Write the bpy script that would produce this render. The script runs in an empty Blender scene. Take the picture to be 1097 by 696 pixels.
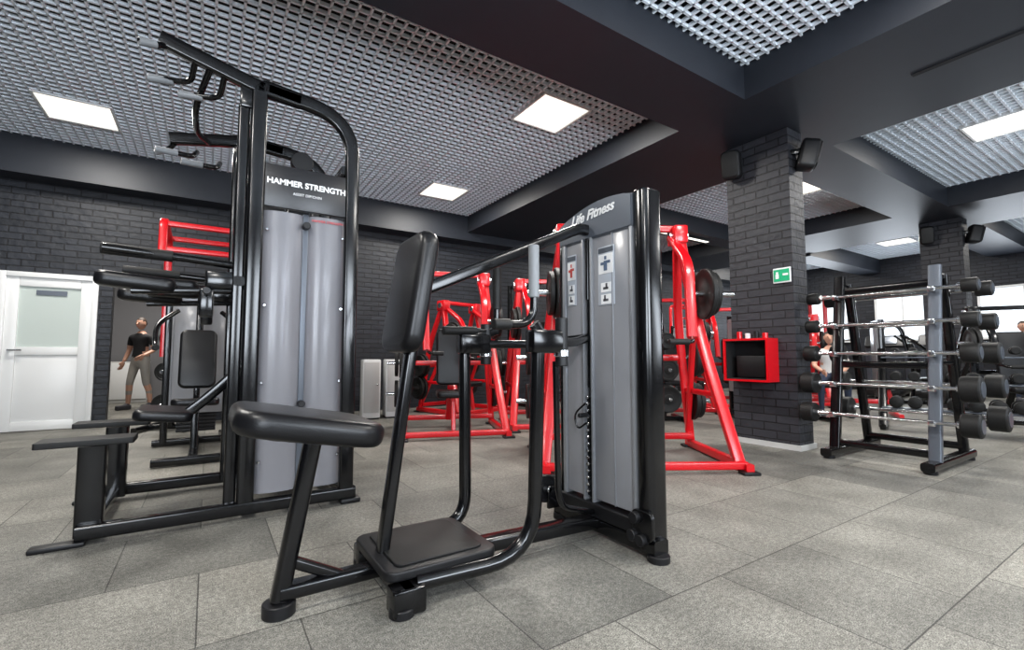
import bpy, bmesh, math, random
from mathutils import Vector as V, Matrix, Euler
random.seed(4)
D=bpy.data
SC=bpy.context.scene
# ------------------------------------------------------------------ materials
def mat(name,col,rough=.5,metal=0,coat=0,emit=None,es=0,noise=0,nscale=30,bump=0,spec=.5):
    m=D.materials.new(name); m.use_nodes=True
    nt=m.node_tree; b=nt.nodes['Principled BSDF']
    b.inputs['Base Color'].default_value=(*col,1)
    b.inputs['Roughness'].default_value=rough
    b.inputs['Metallic'].default_value=metal
    b.inputs['Coat Weight'].default_value=coat
    b.inputs['Coat Roughness'].default_value=.12
    b.inputs['Specular IOR Level'].default_value=spec
    if emit:
        b.inputs['Emission Color'].default_value=(*emit,1); b.inputs['Emission Strength'].default_value=es
    tc=nt.nodes.new('ShaderNodeTexCoord'); nz=nt.nodes.new('ShaderNodeTexNoise')
    nz.inputs['Scale'].default_value=nscale
    nt.links.new(tc.outputs['Object'],nz.inputs['Vector'])
    if noise>0:
        mx=nt.nodes.new('ShaderNodeMix'); mx.data_type='RGBA'
        mx.inputs[6].default_value=(*[c*(1-noise) for c in col],1)
        mx.inputs[7].default_value=(*[min(1,c*(1+noise)) for c in col],1)
        nt.links.new(nz.outputs['Fac'],mx.inputs[0]); nt.links.new(mx.outputs[2],b.inputs['Base Color'])
    if bump>0:
        bp=nt.nodes.new('ShaderNodeBump'); bp.inputs['Strength'].default_value=bump; bp.inputs['Distance'].default_value=.003
        nt.links.new(nz.outputs['Fac'],bp.inputs['Height']); nt.links.new(bp.outputs[0],b.inputs['Normal'])
    return m
def brick(name,c1,c2,cm,bw,rh,ms,bumpd=.012,rough=.55):
    m=D.materials.new(name); m.use_nodes=True; nt=m.node_tree; N=nt.nodes; L=nt.links
    b=N['Principled BSDF']; b.inputs['Roughness'].default_value=rough; b.inputs['Specular IOR Level'].default_value=.4
    tc=N.new('ShaderNodeTexCoord'); sp=N.new('ShaderNodeSeparateXYZ'); L.new(tc.outputs['Object'],sp.inputs[0])
    ad=N.new('ShaderNodeMath'); ad.operation='ADD'; L.new(sp.outputs[0],ad.inputs[0]); L.new(sp.outputs[1],ad.inputs[1])
    cb=N.new('ShaderNodeCombineXYZ'); L.new(ad.outputs[0],cb.inputs[0]); L.new(sp.outputs[2],cb.inputs[1])
    nz=N.new('ShaderNodeTexNoise'); nz.inputs['Scale'].default_value=14; L.new(tc.outputs['Object'],nz.inputs['Vector'])
    bt=N.new('ShaderNodeTexBrick'); L.new(cb.outputs[0],bt.inputs['Vector'])
    bt.inputs['Scale'].default_value=1; bt.inputs['Brick Width'].default_value=bw; bt.inputs['Row Height'].default_value=rh
    bt.inputs['Mortar Size'].default_value=ms; bt.inputs['Mortar Smooth'].default_value=.4
    bt.inputs['Color1'].default_value=(*c1,1); bt.inputs['Color2'].default_value=(*c2,1); bt.inputs['Mortar'].default_value=(*cm,1)
    L.new(bt.outputs['Color'],b.inputs['Base Color'])
    iv=N.new('ShaderNodeMath'); iv.operation='SUBTRACT'; iv.inputs[0].default_value=1; L.new(bt.outputs['Fac'],iv.inputs[1])
    mu=N.new('ShaderNodeMath'); mu.operation='MULTIPLY_ADD'; L.new(nz.outputs['Fac'],mu.inputs[0]); mu.inputs[1].default_value=.6; L.new(iv.outputs[0],mu.inputs[2])
    bp=N.new('ShaderNodeBump'); bp.inputs['Strength'].default_value=1; bp.inputs['Distance'].default_value=bumpd
    L.new(mu.outputs[0],bp.inputs['Height']); L.new(bp.outputs[0],b.inputs['Normal'])
    return m
def floor_mat():
    m=D.materials.new('rubber_floor_tiles'); m.use_nodes=True; nt=m.node_tree; N=nt.nodes; L=nt.links
    b=N['Principled BSDF']; b.inputs['Roughness'].default_value=.62; b.inputs['Specular IOR Level'].default_value=.3
    tc=N.new('ShaderNodeTexCoord')
    bt=N.new('ShaderNodeTexBrick'); L.new(tc.outputs['Object'],bt.inputs['Vector'])
    bt.inputs['Scale'].default_value=1; bt.inputs['Brick Width'].default_value=.6; bt.inputs['Row Height'].default_value=.6
    bt.inputs['Mortar Size'].default_value=.003; bt.inputs['Mortar Smooth'].default_value=.3
    bt.inputs['Color1'].default_value=(.215,.207,.182,1); bt.inputs['Color2'].default_value=(.13,.127,.114,1); bt.inputs['Mortar'].default_value=(.055,.053,.048,1)
    n1=N.new('ShaderNodeTexNoise'); n1.inputs['Scale'].default_value=240; n1.inputs['Detail'].default_value=2; L.new(tc.outputs['Object'],n1.inputs['Vector'])
    n3=N.new('ShaderNodeTexNoise'); n3.inputs['Scale'].default_value=55; n3.inputs['Detail'].default_value=4; L.new(tc.outputs['Object'],n3.inputs['Vector'])
    n2=N.new('ShaderNodeTexNoise'); n2.inputs['Scale'].default_value=3.; n2.inputs['Detail'].default_value=7; L.new(tc.outputs['Object'],n2.inputs['Vector'])
    def mr(n,a,b_,c,d):
        r=N.new('ShaderNodeMapRange'); r.inputs[1].default_value=a; r.inputs[2].default_value=b_; r.inputs[3].default_value=c; r.inputs[4].default_value=d; L.new(n.outputs['Fac'],r.inputs[0]); return r
    r1=mr(n1,.34,.66,.35,1.7); r3=mr(n3,.35,.65,.75,1.25); r2=mr(n2,.3,.7,.74,1.24)
    mm=N.new('ShaderNodeMath'); mm.operation='MULTIPLY'; L.new(r1.outputs[0],mm.inputs[0]); L.new(r2.outputs[0],mm.inputs[1])
    m3=N.new('ShaderNodeMath'); m3.operation='MULTIPLY'; L.new(mm.outputs[0],m3.inputs[0]); L.new(r3.outputs[0],m3.inputs[1])
    vm=N.new('ShaderNodeVectorMath'); vm.operation='SCALE'; L.new(bt.outputs['Color'],vm.inputs[0]); L.new(m3.outputs[0],vm.inputs['Scale'])
    L.new(vm.outputs[0],b.inputs['Base Color'])
    iv=N.new('ShaderNodeMath'); iv.operation='SUBTRACT'; iv.inputs[0].default_value=1; L.new(bt.outputs['Fac'],iv.inputs[1])
    ma=N.new('ShaderNodeMath'); ma.operation='MULTIPLY_ADD'; L.new(n1.outputs['Fac'],ma.inputs[0]); ma.inputs[1].default_value=.3; L.new(iv.outputs[0],ma.inputs[2])
    bp=N.new('ShaderNodeBump'); bp.inputs['Strength'].default_value=.4; bp.inputs['Distance'].default_value=.004
    L.new(ma.outputs[0],bp.inputs['Height']); L.new(bp.outputs[0],b.inputs['Normal'])
    return m
def frosted(name,col,tr):
    m=mat(name,col,.32,coat=.3,noise=.06,nscale=3)
    nt=m.node_tree; b=nt.nodes['Principled BSDF']; out=nt.nodes['Material Output']
    t=nt.nodes.new('ShaderNodeBsdfTransparent'); t.inputs[0].default_value=(.8,.8,.85,1)
    mx=nt.nodes.new('ShaderNodeMixShader'); mx.inputs[0].default_value=tr
    nt.links.new(b.outputs[0],mx.inputs[1]); nt.links.new(t.outputs[0],mx.inputs[2]); nt.links.new(mx.outputs[0],out.inputs[0])
    return m
BLK=mat('black_powder_coat',(.003,.003,.0035),.18,coat=.2,spec=.4)
BLKM=mat('black_matte_plastic',(.006,.006,.007),.45,noise=.2,spec=.35)
VIN=mat('black_vinyl',(.005,.005,.006),.34,bump=.15,nscale=220,spec=.35)
RUB=mat('black_rubber',(.008,.008,.008),.55,noise=.3,nscale=60,spec=.3)
RED=mat('red_powder_coat',(.62,.003,.009),.28,coat=.3)
SIL=mat('silver_paint',(.27,.28,.30),.35,metal=.35,noise=.05)
STL=mat('slate_steel_paint',(.11,.125,.15),.35,metal=.4)
CHR=mat('chrome',(.75,.76,.78),.18,metal=1)
GRP=mat('grey_grip',(.18,.19,.20),.5)
SHR=frosted('frosted_shroud',(.27,.27,.29),.40)
SHR2=frosted('frosted_shroud_light',(.28,.285,.305),.15)
CHA=mat('charcoal_paint',(.017,.0200,.027),.48,noise=.12,nscale=6,spec=.35)
CEI=mat('plenum_black',(.005,.005,.006),.9)
GRD=mat('ceiling_grid_aluminium',(.80,.86,.92),.4,noise=.02)
WHT=mat('white_paint',(.72,.73,.73),.35)
SIG=mat('sign_black',(.010,.010,.012),.35)
TXT=mat('lettering_white',(.8,.8,.8),.5)
TXD=mat('lettering_dark',(.08,.08,.09),.5)
GLS=mat('frosted_door_glass',(.50,.56,.53),.2)
BRK=brick('charcoal_brick',(.032,.033,.040),(.021,.022,.027),(.009,.009,.011),.25,.08,.007,.014)
BRW=brick('dark_wall_brick',(.019,.022,.030),(.012,.014,.019),(.006,.006,.008),.25,.08,.007,.014)
FLR=floor_mat()
LGT=mat('lamp_diffuser',(1,1,1),.5,emit=(1,.95,.82),es=1.3)
WIN=mat('window_daylight',(.8,.85,.9),.3,emit=(.8,.9,1),es=1.0)
GRN=mat('sign_green',(.0,.28,.12),.4,emit=(.0,.4,.18),es=.25)
PLA=mat('placard_pale',(.42,.45,.50),.4)
BLU=mat('placard_blue',(.10,.14,.22),.4)
ORG=mat('placard_red',(.5,.05,.04),.4)
LGY=mat('light_grey_panel',(.5,.5,.49),.5)
SKN=mat('skin',(.55,.30,.21),.5)
SHT=mat('black_tshirt',(.013,.013,.015),.85)
SRT=mat('beige_shorts',(.33,.31,.28),.85)
WSH=mat('white_tshirt',(.6,.6,.6),.85)
RSH=mat('red_tshirt',(.5,.03,.03),.85)
NVY=mat('navy_cloth',(.02,.03,.06),.85)
HAIR=mat('brown_hair',(.035,.02,.012),.6)
SHOE=mat('sneaker',(.05,.05,.06),.6)
EYE=mat('eye_dark',(.01,.01,.01),.2)
LIP=mat('lips',(.35,.12,.1),.5)
# ------------------------------------------------------------------ mesh helpers
class G:
    def __init__(s,name,loc,rz=0,world=False):
        s.e=D.objects.new(name,None); s.e.location=loc; s.e.rotation_euler=(0,0,rz); s.e.empty_display_size=.1
        SC.collection.objects.link(s.e)
        s.T=Matrix.Translation(-V(loc)) if world else Matrix.Identity(4)
def fin(bm,name,m,g=None,ang=.6):
    bmesh.ops.recalc_face_normals(bm,faces=bm.faces)
    for f in bm.faces: f.smooth=True
    for e in bm.edges:
        if len(e.link_faces)==2 and e.calc_face_angle(0)>ang: e.smooth=False
    if g: bmesh.ops.transform(bm,matrix=g.T,verts=bm.verts)
    me=D.meshes.new(name); bm.to_mesh(me); bm.free()
    if isinstance(m,(list,tuple)):
        for x in m: me.materials.append(x)
    else: me.materials.append(m)
    o=D.objects.new(name,me); SC.collection.objects.link(o)
    if g: o.parent=g.e
    return o
def addbox(bm,c,s,R=None,bev=0,seg=2):
    M=Matrix.Translation(V(c))@(R.to_4x4() if R else Matrix.Identity(4))@Matrix.Diagonal((s[0],s[1],s[2],1))
    r=bmesh.ops.create_cube(bm,size=1,matrix=M)
    if bev>0:
        es=list({e for v in r['verts'] for e in v.link_edges})
        bmesh.ops.bevel(bm,geom=es,offset=bev,segments=seg,affect='EDGES',profile=.5)
def box(g,name,c,s,m,bev=.004,R=None,seg=2):
    bm=bmesh.new(); addbox(bm,c,s,R,bev,seg); return fin(bm,name,m,g)
def boxes(g,name,L,m,bev=0):
    bm=bmesh.new()
    for c,s in L: addbox(bm,c,s,None,bev)
    return fin(bm,name,m,g)
def R3(ax,a): return Matrix.Rotation(a,3,ax)
def fillet(pts,r,n=7):
    pts=[V(p) for p in pts]; out=[pts[0]]
    for i in range(1,len(pts)-1):
        p=pts[i]; a=pts[i-1]-p; b=pts[i+1]-p
        q=r[i-1] if isinstance(r,(list,tuple)) else r
        rr=min(q,a.length*.49,b.length*.49); A=p+a.normalized()*rr; B=p+b.normalized()*rr
        for k in range(n+1):
            t=k/n; out.append(A*(1-t)**2+p*2*t*(1-t)+B*t*t)
    out.append(pts[-1]); return out
def circ(r,n=14): return [(r*math.cos(2*math.pi*i/n),r*math.sin(2*math.pi*i/n)) for i in range(n)]
def rrect(w,h,r=.01,n=3):
    out=[]
    for cx,cy,a0 in((w/2-r,h/2-r,0),(-w/2+r,h/2-r,90),(-w/2+r,-h/2+r,180),(w/2-r,-h/2+r,270)):
        for k in range(n+1):
            a=math.radians(a0+90*k/n); out.append((cx+r*math.cos(a),cy+r*math.sin(a)))
    return out
def sweep(bm,pts,prof,up=None,scale=None):
    n=len(pts); T=[]
    for i in range(n):
        a=pts[max(i-1,0)]; b=pts[min(i+1,n-1)]; T.append((b-a).normalized())
    u=V(up) if up else (V((0,0,1)) if abs(T[0].z)<.9 else V((1,0,0)))
    N=(u-T[0]*u.dot(T[0])).normalized(); rings=[]
    for i in range(n):
        if i>0: N=(N-T[i]*N.dot(T[i])).normalized()
        B=T[i].cross(N); s=scale[i] if scale else 1
        rings.append([bm.verts.new(pts[i]+(B*x+N*y)*s) for x,y in prof])
    m=len(prof)
    for i in range(n-1):
        for j in range(m):
            bm.faces.new((rings[i][j],rings[i][(j+1)%m],rings[i+1][(j+1)%m],rings[i+1][j]))
    bm.faces.new(rings[0][::-1]); bm.faces.new(rings[-1])
def tube(g,name,pts,r,m,fl=.08,n=14):
    bm=bmesh.new(); sweep(bm,fillet(pts,fl),circ(r,n)); return fin(bm,name,m,g)
def rail(g,name,pts,w,h,m,fl=.08,up=None,r=.012):
    bm=bmesh.new(); sweep(bm,fillet(pts,fl),rrect(w,h,min(r,w*.4,h*.4)),up); return fin(bm,name,m,g)
def lathe(bm,p,d,prof,n=28):
    d=V(d).normalized(); u=V((0,0,1)) if abs(d.z)<.9 else V((1,0,0)); A=(u-d*u.dot(d)).normalized(); B=d.cross(A); p=V(p); R=[]
    for t,r in prof:
        R.append([bm.verts.new(p+d*t+(A*math.cos(2*math.pi*i/n)+B*math.sin(2*math.pi*i/n))*max(r,.0005)) for i in range(n)])
    for k in range(len(R)-1):
        for i in range(n): bm.faces.new((R[k][i],R[k][(i+1)%n],R[k+1][(i+1)%n],R[k+1][i]))
    bm.faces.new(R[0][::-1]); bm.faces.new(R[-1])
def cyl(g,name,p,q,r,m,n=24,bev=.003):
    p=V(p);q=V(q);L=(q-p).length; bm=bmesh.new(); b=min(bev,r*.3,L*.3)
    lathe(bm,p,q-p,[(0,r-b),(b,r),(L-b,r),(L,r-b)],n); return fin(bm,name,m,g)
def plate(g,name,p,d,r,t,m=RUB):
    bm=bmesh.new()
    lathe(bm,p,d,[(0,.03),(0,r*.35),(t*.15,r*.4),(t*.15,r*.78),(0,r*.84),(0,r*.97),(t*.15,r),(t*.85,r),(t,r*.97),(t,r*.84),(t*.85,r*.78),(t*.85,r*.4),(t,r*.35),(t,.03)],32)
    return fin(bm,name,m,g)
def pad(g,name,c,w,l,t,m,R=None,rc=.06,bev=.02):
    bm=bmesh.new(); o=rrect(w,l,rc,6)
    lo=[bm.verts.new((x,y,-t/2)) for x,y in o]; f=bm.faces.new(lo)
    r=bmesh.ops.extrude_face_region(bm,geom=[f]); tv=[v for v in r['geom'] if isinstance(v,bmesh.types.BMVert)]
    for v in tv: v.co.z+=t
    es=[e for e in bm.edges if abs(e.verts[0].co.z-e.verts[1].co.z)<1e-6]
    bmesh.ops.bevel(bm,geom=es,offset=bev,segments=4,affect='EDGES',profile=.5)
    bmesh.ops.transform(bm,matrix=Matrix.Translation(V(c))@(R.to_4x4() if R else Matrix.Identity(4)),verts=bm.verts)
    return fin(bm,name,m,g,ang=.9)
def text(g,name,s,size,M,m,ext=.001,shear=0,bold=0):
    cu=D.curves.new(name,'FONT'); cu.body=s; cu.size=size; cu.extrude=ext; cu.align_x='CENTER'; cu.align_y='CENTER'; cu.shear=shear; cu.offset=bold
    o=D.objects.new(name+'_tmp',cu); SC.collection.objects.link(o); bpy.context.view_layer.update()
    me=D.meshes.new_from_object(o.evaluated_get(bpy.context.evaluated_depsgraph_get())); D.objects.remove(o)
    me.transform((g.T if g else Matrix.Identity(4))@M); me.materials.clear(); me.materials.append(m)
    o=D.objects.new(name,me); SC.collection.objects.link(o)
    if g:o.parent=g.e
    return o
def face_mx(p,kind):
    if kind=='-Y': M=Matrix(((1,0,0),(0,0,-1),(0,1,0)))
    else: M=Matrix(((0,0,-1),(-1,0,0),(0,1,0)))
    return Matrix.Translation(V(p))@M.to_4x4()
# ------------------------------------------------------------------ room shell
XL,XR,YB,YF,ZG,ZB,ZC=-3.5,15.,-3.2,7.95,3.5,3.2,3.85
def shell(name,L,m): return boxes(None,name,L,m)
shell('floor',[(((XL+XR)/2,(YB+13)/2,-.05),(XR-XL+.4,13-YB+.2,.1))],FLR)
shell('ceiling',[(((XL+XR)/2,(YB+YF)/2,ZC+.05),(XR-XL,YF-YB,.1))],CEI)
def span(x0,x1,y0,y1,z0,z1): return (((x0+x1)/2,(y0+y1)/2,(z0+z1)/2),(x1-x0,y1-y0,z1-z0))
OX0,OX1,OZ=-1.08,-.05,1.95
DX0,DX1,DZ=-2.12,-1.22,1.93
shell('wall_far',[span(XL,DX0,YF,YF+.15,0,ZC),span(DX1,OX0,YF,YF+.15,0,ZC),span(DX0,DX1,YF,YF+.15,DZ,ZC),span(OX0,OX1,YF,YF+.15,OZ,ZC),span(OX1,XR,YF,YF+.15,0,ZC)],BRW)
shell('wall_left',[span(XL-.15,XL,YB,YF+.15,0,ZC)],BRW)
shell('wall_right',[span(XR,XR+.15,YB,YF+.15,0,ZC)],BRW)
shell('wall_back',[span(XL,XR,YB-.15,YB,0,ZC)],BRW)
shell('wall_hallway',[span(-2.6,-2.5,YF+.15,12.5,0,2.9),span(1.5,1.6,YF+.15,12.5,0,2.9),span(-2.6,1.6,12.5,12.6,0,2.9),span(-2.6,1.6,YF+.15,12.6,2.9,3.0)],mat('hallway_grey_wall',(.16,.16,.17),.7))
shell('baseboard_far',[span(OX1,XR,YF-.02,YF,0,.09)],CHA)
shell('beam_main',[span(XL,XR,2.25,2.95,ZB,ZC)],CHA)
shell('beam_cross',[span(3.95,5.64,YB,2.25,ZB,ZC),span(3.95,5.64,2.95,7.6,ZB,ZC)],CHA)
shell('beam_cross_right',[span(9.45,11.2,YB,2.25,ZB,ZC),span(9.45,11.2,2.95,7.6,ZB,ZC)],CHA)
shell('beam_far',[span(XL,XR,7.6,YF,3.05,ZC)],CHA)
shell('trim_ceiling_duct',[span(5.64,9.45,5.3,5.75,3.2,ZC),span(11.2,XR,5.0,5.5,3.15,ZC)],CHA)
shell('trim_slot_diffuser',[span(4.73,4.78,-1.5,1.3,ZB-.006,ZB+.01)],CEI)
def bay(x0,x1,y0,y1,holes):
    bm=bmesh.new(); c=.09; w=.018; h=.028
    def seg(a0,a1,cuts):
        S=[(a0,a1)]
        for p,q in cuts:
            T=[]
            for s0,s1 in S:
                if q<=s0 or p>=s1: T.append((s0,s1)); continue
                if p>s0: T.append((s0,p))
                if q<s1: T.append((q,s1))
            S=T
        return S
    nx=int((x1-x0)/c); ny=int((y1-y0)/c)
    for i in range(nx+1):
        x=x0+(i+.5)*(x1-x0)/(nx+1)
        for s0,s1 in seg(y0,y1,[(hy-.3,hy+.3) for hx,hy in holes if abs(x-hx)<.3]): addbox(bm,(x,(s0+s1)/2,ZG+h/2),(w,s1-s0,h))
    for j in range(ny+1):
        y=y0+(j+.5)*(y1-y0)/(ny+1)
        for s0,s1 in seg(x0,x1,[(hx-.3,hx+.3) for hx,hy in holes if abs(y-hy)<.3]): addbox(bm,((s0+s1)/2,y,ZG+h/2),(s1-s0,w,h))
    fin(bm,'ceiling_grid_panel',GRD)
    for hx,hy in holes:
        g=G('recessed_ceiling_light',(hx,hy,ZG))
        boxes(g,'frame',[((0,.3,.01),(.62,.02,.05)),((0,-.3,.01),(.62,.02,.05)),((.3,0,.01),(.02,.58,.05)),((-.3,0,.01),(.02,.58,.05))],WHT)
        box(g,'diffuser',(0,0,.01),(.578,.578,.02),LGT,0)
        ld=D.lights.new('lamp','AREA'); ld.energy=PW; ld.size=.56; ld.color=(1,.965,.91)
        lo=D.objects.new('lamp',ld); lo.location=(0,0,-.03); lo.parent=g.e; SC.collection.objects.link(lo)
PW=72
bay(XL,3.95,2.95,7.6,[(-1.25,6.54),(2.99,3.84),(3.02,6.63),(-1.25,3.84)])
bay(XL,3.95,YB,2.25,[(2.99,.6),(-1.25,.6),(2.99,-1.9),(-1.25,-1.9)])
bay(5.64,9.45,YB,2.25,[(7.4,1.24),(7.4,-1.5)])
bay(5.64,9.45,2.95,5.3,[(7.6,3.6)])
bay(5.64,9.45,5.75,7.6,[(7.6,6.7)])
bay(11.2,XR,YB,2.25,[(13.,1.0)])
bay(11.2,XR,2.95,5.0,[(13.,4.0)])
bay(11.2,XR,5.5,7.6,[(13.,6.6)])
def column(x,y0,y1,dx):
    g=G('brick_column',(x+dx/2,(y0+y1)/2,0),world=True)
    boxes(g,'shaft',[span(x,x+dx,y0,y1,0,ZB)],BRK)
    boxes(g,'base_trim',[span(x-.02,x+dx+.02,y0-.02,y1+.02,0,.05)],LGY)
    return g
column(4.78,2.3,2.96,.27); column(10.3,2.3,2.85,.3)
def speaker(p,rz,tilt):
    g=G('wall_speaker',p,rz)
    Rt=R3('X',tilt)
    pad(g,'cabinet',(0,-.09,-.02),.19,.30,.16,BLKM,Rt@R3('X',math.pi/2),rc=.05,bev=.03)
    pad(g,'grille',(0,-.172,-.035),.16,.26,.02,RUB,Rt@R3('X',math.pi/2),rc=.045,bev=.006)
    box(g,'bracket',(0,.0,.03),(.05,.12,.05),BLK)
for cx,cy0,cy1 in((4.78,2.3,2.96),(10.3,2.3,2.85)):
    speaker((cx-.03,cy1-.1,2.98),math.radians(-70),.25)
    speaker((cx+.1,cy0-.04,2.92),math.radians(35),.25)
g=G('exit_sign',(4.77,2.40,1.71),world=True)
box(g,'frame',(4.77,2.40,1.71),(.018,.17,.15),WHT)
box(g,'panel',(4.759,2.40,1.71),(.006,.15,.12),GRN,0)
boxes(g,'arrow',[((4.754,2.36,1.715),(.004,.05,.02)),((4.754,2.44,1.735),(.004,.02,.02)),((4.754,2.44,1.70),(.004,.03,.045))],TXT)
g=G('red_wall_cabinet',(4.66,2.70,.87),world=True)
boxes(g,'frame',[span(4.58,4.78,2.47,2.94,1.065,1.085),span(4.58,4.78,2.47,2.94,.65,.67),span(4.58,4.78,2.47,2.49,.67,1.065),span(4.58,4.78,2.92,2.94,.67,1.065)],RED)
boxes(g,'lining',[span(4.75,4.78,2.49,2.92,.67,1.065),span(4.60,4.75,2.49,2.50,.67,1.065),span(4.60,4.75,2.91,2.92,.67,1.065),span(4.60,4.75,2.50,2.91,.67,.68),span(4.60,4.75,2.50,2.91,1.055,1.065)],CEI)
box(g,'inner_towel_box',(4.69,2.68,.80),(.10,.30,.22),BLKM,.01)
L=[RED,BLKM,WHT,RED]
for i in range(4): cyl(g,'bottle_%d'%i,(4.66,2.53+i*.09,1.085),(4.66,2.53+i*.09,1.14+.02*(i%2)),.026,L[i],12)
g=G('door_1',((DX0+DX1)/2,YF,0),world=True)
boxes(g,'frame',[span(DX0,DX0+.06,YF-.03,YF+.12,0,DZ),span(DX1-.06,DX1,YF-.03,YF+.12,0,DZ),span(DX0+.06,DX1-.06,YF-.03,YF+.12,DZ-.06,DZ)],WHT,.004)
boxes(g,'leaf',[span(DX0+.06,DX0+.17,YF,YF+.06,0.01,DZ-.06),span(DX1-.17,DX1-.06,YF,YF+.06,0.01,DZ-.06),span(DX0+.17,DX1-.17,YF,YF+.06,DZ-.17,DZ-.06),span(DX0+.17,DX1-.17,YF,YF+.06,.01,.12),span(DX0+.17,DX1-.17,YF,YF+.06,.92,1.02),span(DX0+.17,DX1-.17,YF+.02,YF+.05,.12,.92)],WHT,.004)
boxes(g,'glass',[span(DX0+.17,DX1-.17,YF+.025,YF+.035,1.02,DZ-.17)],GLS)
boxes(g,'name_plate',[span(-1.80,-1.52,YF+.01,YF+.024,1.66,1.72)],STL)
cyl(g,'handle',(DX0+.12,YF-.05,.98),(DX0+.24,YF-.05,.98),.012,CHR)
cyl(g,'handle_stem',(DX0+.12,YF-.05,.98),(DX0+.12,YF+.01,.98),.012,CHR)
def window(n,a,b,c,d,wall):
    g=G('window_%d'%n,(0,0,0))
    if wall=='X':
        x=XR-.01; g.e.location=(x,(a+b)/2,(c+d)/2); g.T=Matrix.Translation(-g.e.location)
        boxes(g,'pane',[span(x-.02,x,a,b,c,d)],WIN)
        boxes(g,'frame',[span(x-.06,x,a-.05,a,c-.05,d+.05),span(x-.06,x,b,b+.05,c-.05,d+.05),span(x-.06,x,a,b,c-.05,c),span(x-.06,x,a,b,d,d+.05),span(x-.05,x,(a+b)/2-.02,(a+b)/2+.02,c,d)],WHT)
    else:
        y=YB+.01 if wall=='B' else YF-.01; s=1 if wall=='B' else -1
        g.e.location=((a+b)/2,y,(c+d)/2); g.T=Matrix.Translation(-g.e.location)
        y0,y1=sorted((y,y+.02*s)); z0,z1=sorted((y,y+.06*s))
        boxes(g,'pane',[span(a,b,y0,y1,c,d)],WIN)
        boxes(g,'frame',[span(a-.05,a,z0,z1,c-.05,d+.05),span(b,b+.05,z0,z1,c-.05,d+.05),span(a,b,z0,z1,c-.05,c),span(a,b,z0,z1,d,d+.05),span((a+b)/2-.02,(a+b)/2+.02,z0,z1,c,d)],WHT)
window(1,4.0,5.1,1.35,2.45,'X'); window(2,1.7,3.1,1.35,2.45,'X'); window(3,5.8,7.0,1.35,2.45,'X')
window(4,-2.4,-.2,.8,2.7,'B'); window(5,.8,3.2,.8,2.7,'B'); window(6,6.2,8.6,.8,2.7,'B')  # added windows behind the camera, invented to justify the fill light
def alight(name,loc,rot,sx,sy,e,col=(1,1,1)):
    ld=D.lights.new(name,'AREA'); ld.shape='RECTANGLE'; ld.size=sx; ld.size_y=sy; ld.energy=e; ld.color=col
    o=D.objects.new(name,ld); o.location=loc; o.rotation_euler=rot; SC.collection.objects.link(o)
for x,e in((-1.3,200),(2.,190),(7.4,110)): alight('added_fill_back',(x,YB+.5,1.75),(math.radians(124),0,0),2.1,1.8,e,(.82,.9,1))  # first loop: added fill lights behind the camera, tilted up to brighten the ceiling grid
for y in(2.4,4.55,6.4): alight('daylight_window_right',(XR-.4,y,1.9),(math.radians(115),0,math.radians(90)),1.1,1.1,35,(.82,.9,1))
alight('hallway_lamp',(-.8,10.2,2.85),(0,0,0),1,1,90,(1,.95,.88))
g=G('hallway_cabinet',(-1.6,12.1,0))
boxes(g,'body',[((0,0,.4),(1.2,.45,.8))],LGY,.01); boxes(g,'doors',[((-.3,-.235,.42),(.56,.02,.7)),((.3,-.235,.42),(.56,.02,.7))],WHT,.004)
# ------------------------------------------------------------------ chest press machine (foreground)
g=G('chest_press_machine',(1.0,1.85,0),world=True)
CY=1.87
pad(g,'foot_platform',(.78,CY,.12),.46,.44,.035,BLKM,rc=.05,bev=.008)
pad(g,'platform_grip_mat',(.78,CY,.141),.36,.36,.008,RUB,rc=.03,bev=.003)
rail(g,'base_rail_front',[(.24,CY,.075),(.62,CY,.075)],.07,.05,BLK,up=(0,0,1))
rail(g,'platform_crossbar',[(.62,1.60,.065),(.62,2.12,.065)],.06,.06,BLK,up=(0,0,1))
box(g,'platform_bracket',(.62,1.64,.05),(.12,.09,.09),BLK,.01)
box(g,'platform_bracket_far',(.62,2.09,.05),(.12,.09,.09),BLK,.01)
cyl(g,'foot_left',(.24,CY,0),(.24,CY,.045),.055,BLKM)
cyl(g,'foot_near',(.60,1.63,0),(.60,1.63,.03),.045,BLKM)
cyl(g,'foot_far',(.60,2.1,0),(.60,2.1,.03),.045,BLKM)
rail(g,'base_rail_rear',[(.95,CY,.07),(1.7,CY-.06,.07)],.08,.06,BLK,up=(0,0,1))
rail(g,'seat_post',[(.24,CY,.05),(.335,CY,.58)],.062,.062,BLK,up=(0,1,0),r=.02)
rail(g,'seat_brace',[(.262,CY,.18),(.47,CY,.07)],.04,.04,BLK,up=(0,1,0))
sr=R3('Y',math.radians(10.5))
pad(g,'seat_pad',(.312,CY,.655),.49,.47,.085,VIN,sr,rc=.10,bev=.032)
pad(g,'seat_plate',(.32,CY,.605),.30,.26,.014,BLK,sr,rc=.02,bev=.003)
pad(g,'back_pad',(.70,CY,1.165),.50,.33,.08,VIN,R3('Y',math.radians(9))@R3('Y',math.radians(90)),rc=.07,bev=.03)
rail(g,'back_post',[(.60,CY,.10),(.71,CY,.93),(.78,CY,1.30)],.045,.06,BLK,fl=.1,up=(0,1,0),r=.014)
rail(g,'upper_beam',[(.77,CY,1.19),(1.62,CY-.03,1.575),(1.69,CY-.04,1.565)],.05,.055,BLK,fl=.04,up=(0,0,1))
tube(g,'arm_frame_near',[(.66,1.655,.085),(1.16,1.62,.085),(1.17,1.60,.95)],.03,BLK,fl=.22)
tube(g,'arm_frame_far',[(.66,2.085,.085),(1.10,2.12,.085),(1.10,2.14,.95)],.03,BLK,fl=.14)
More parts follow.
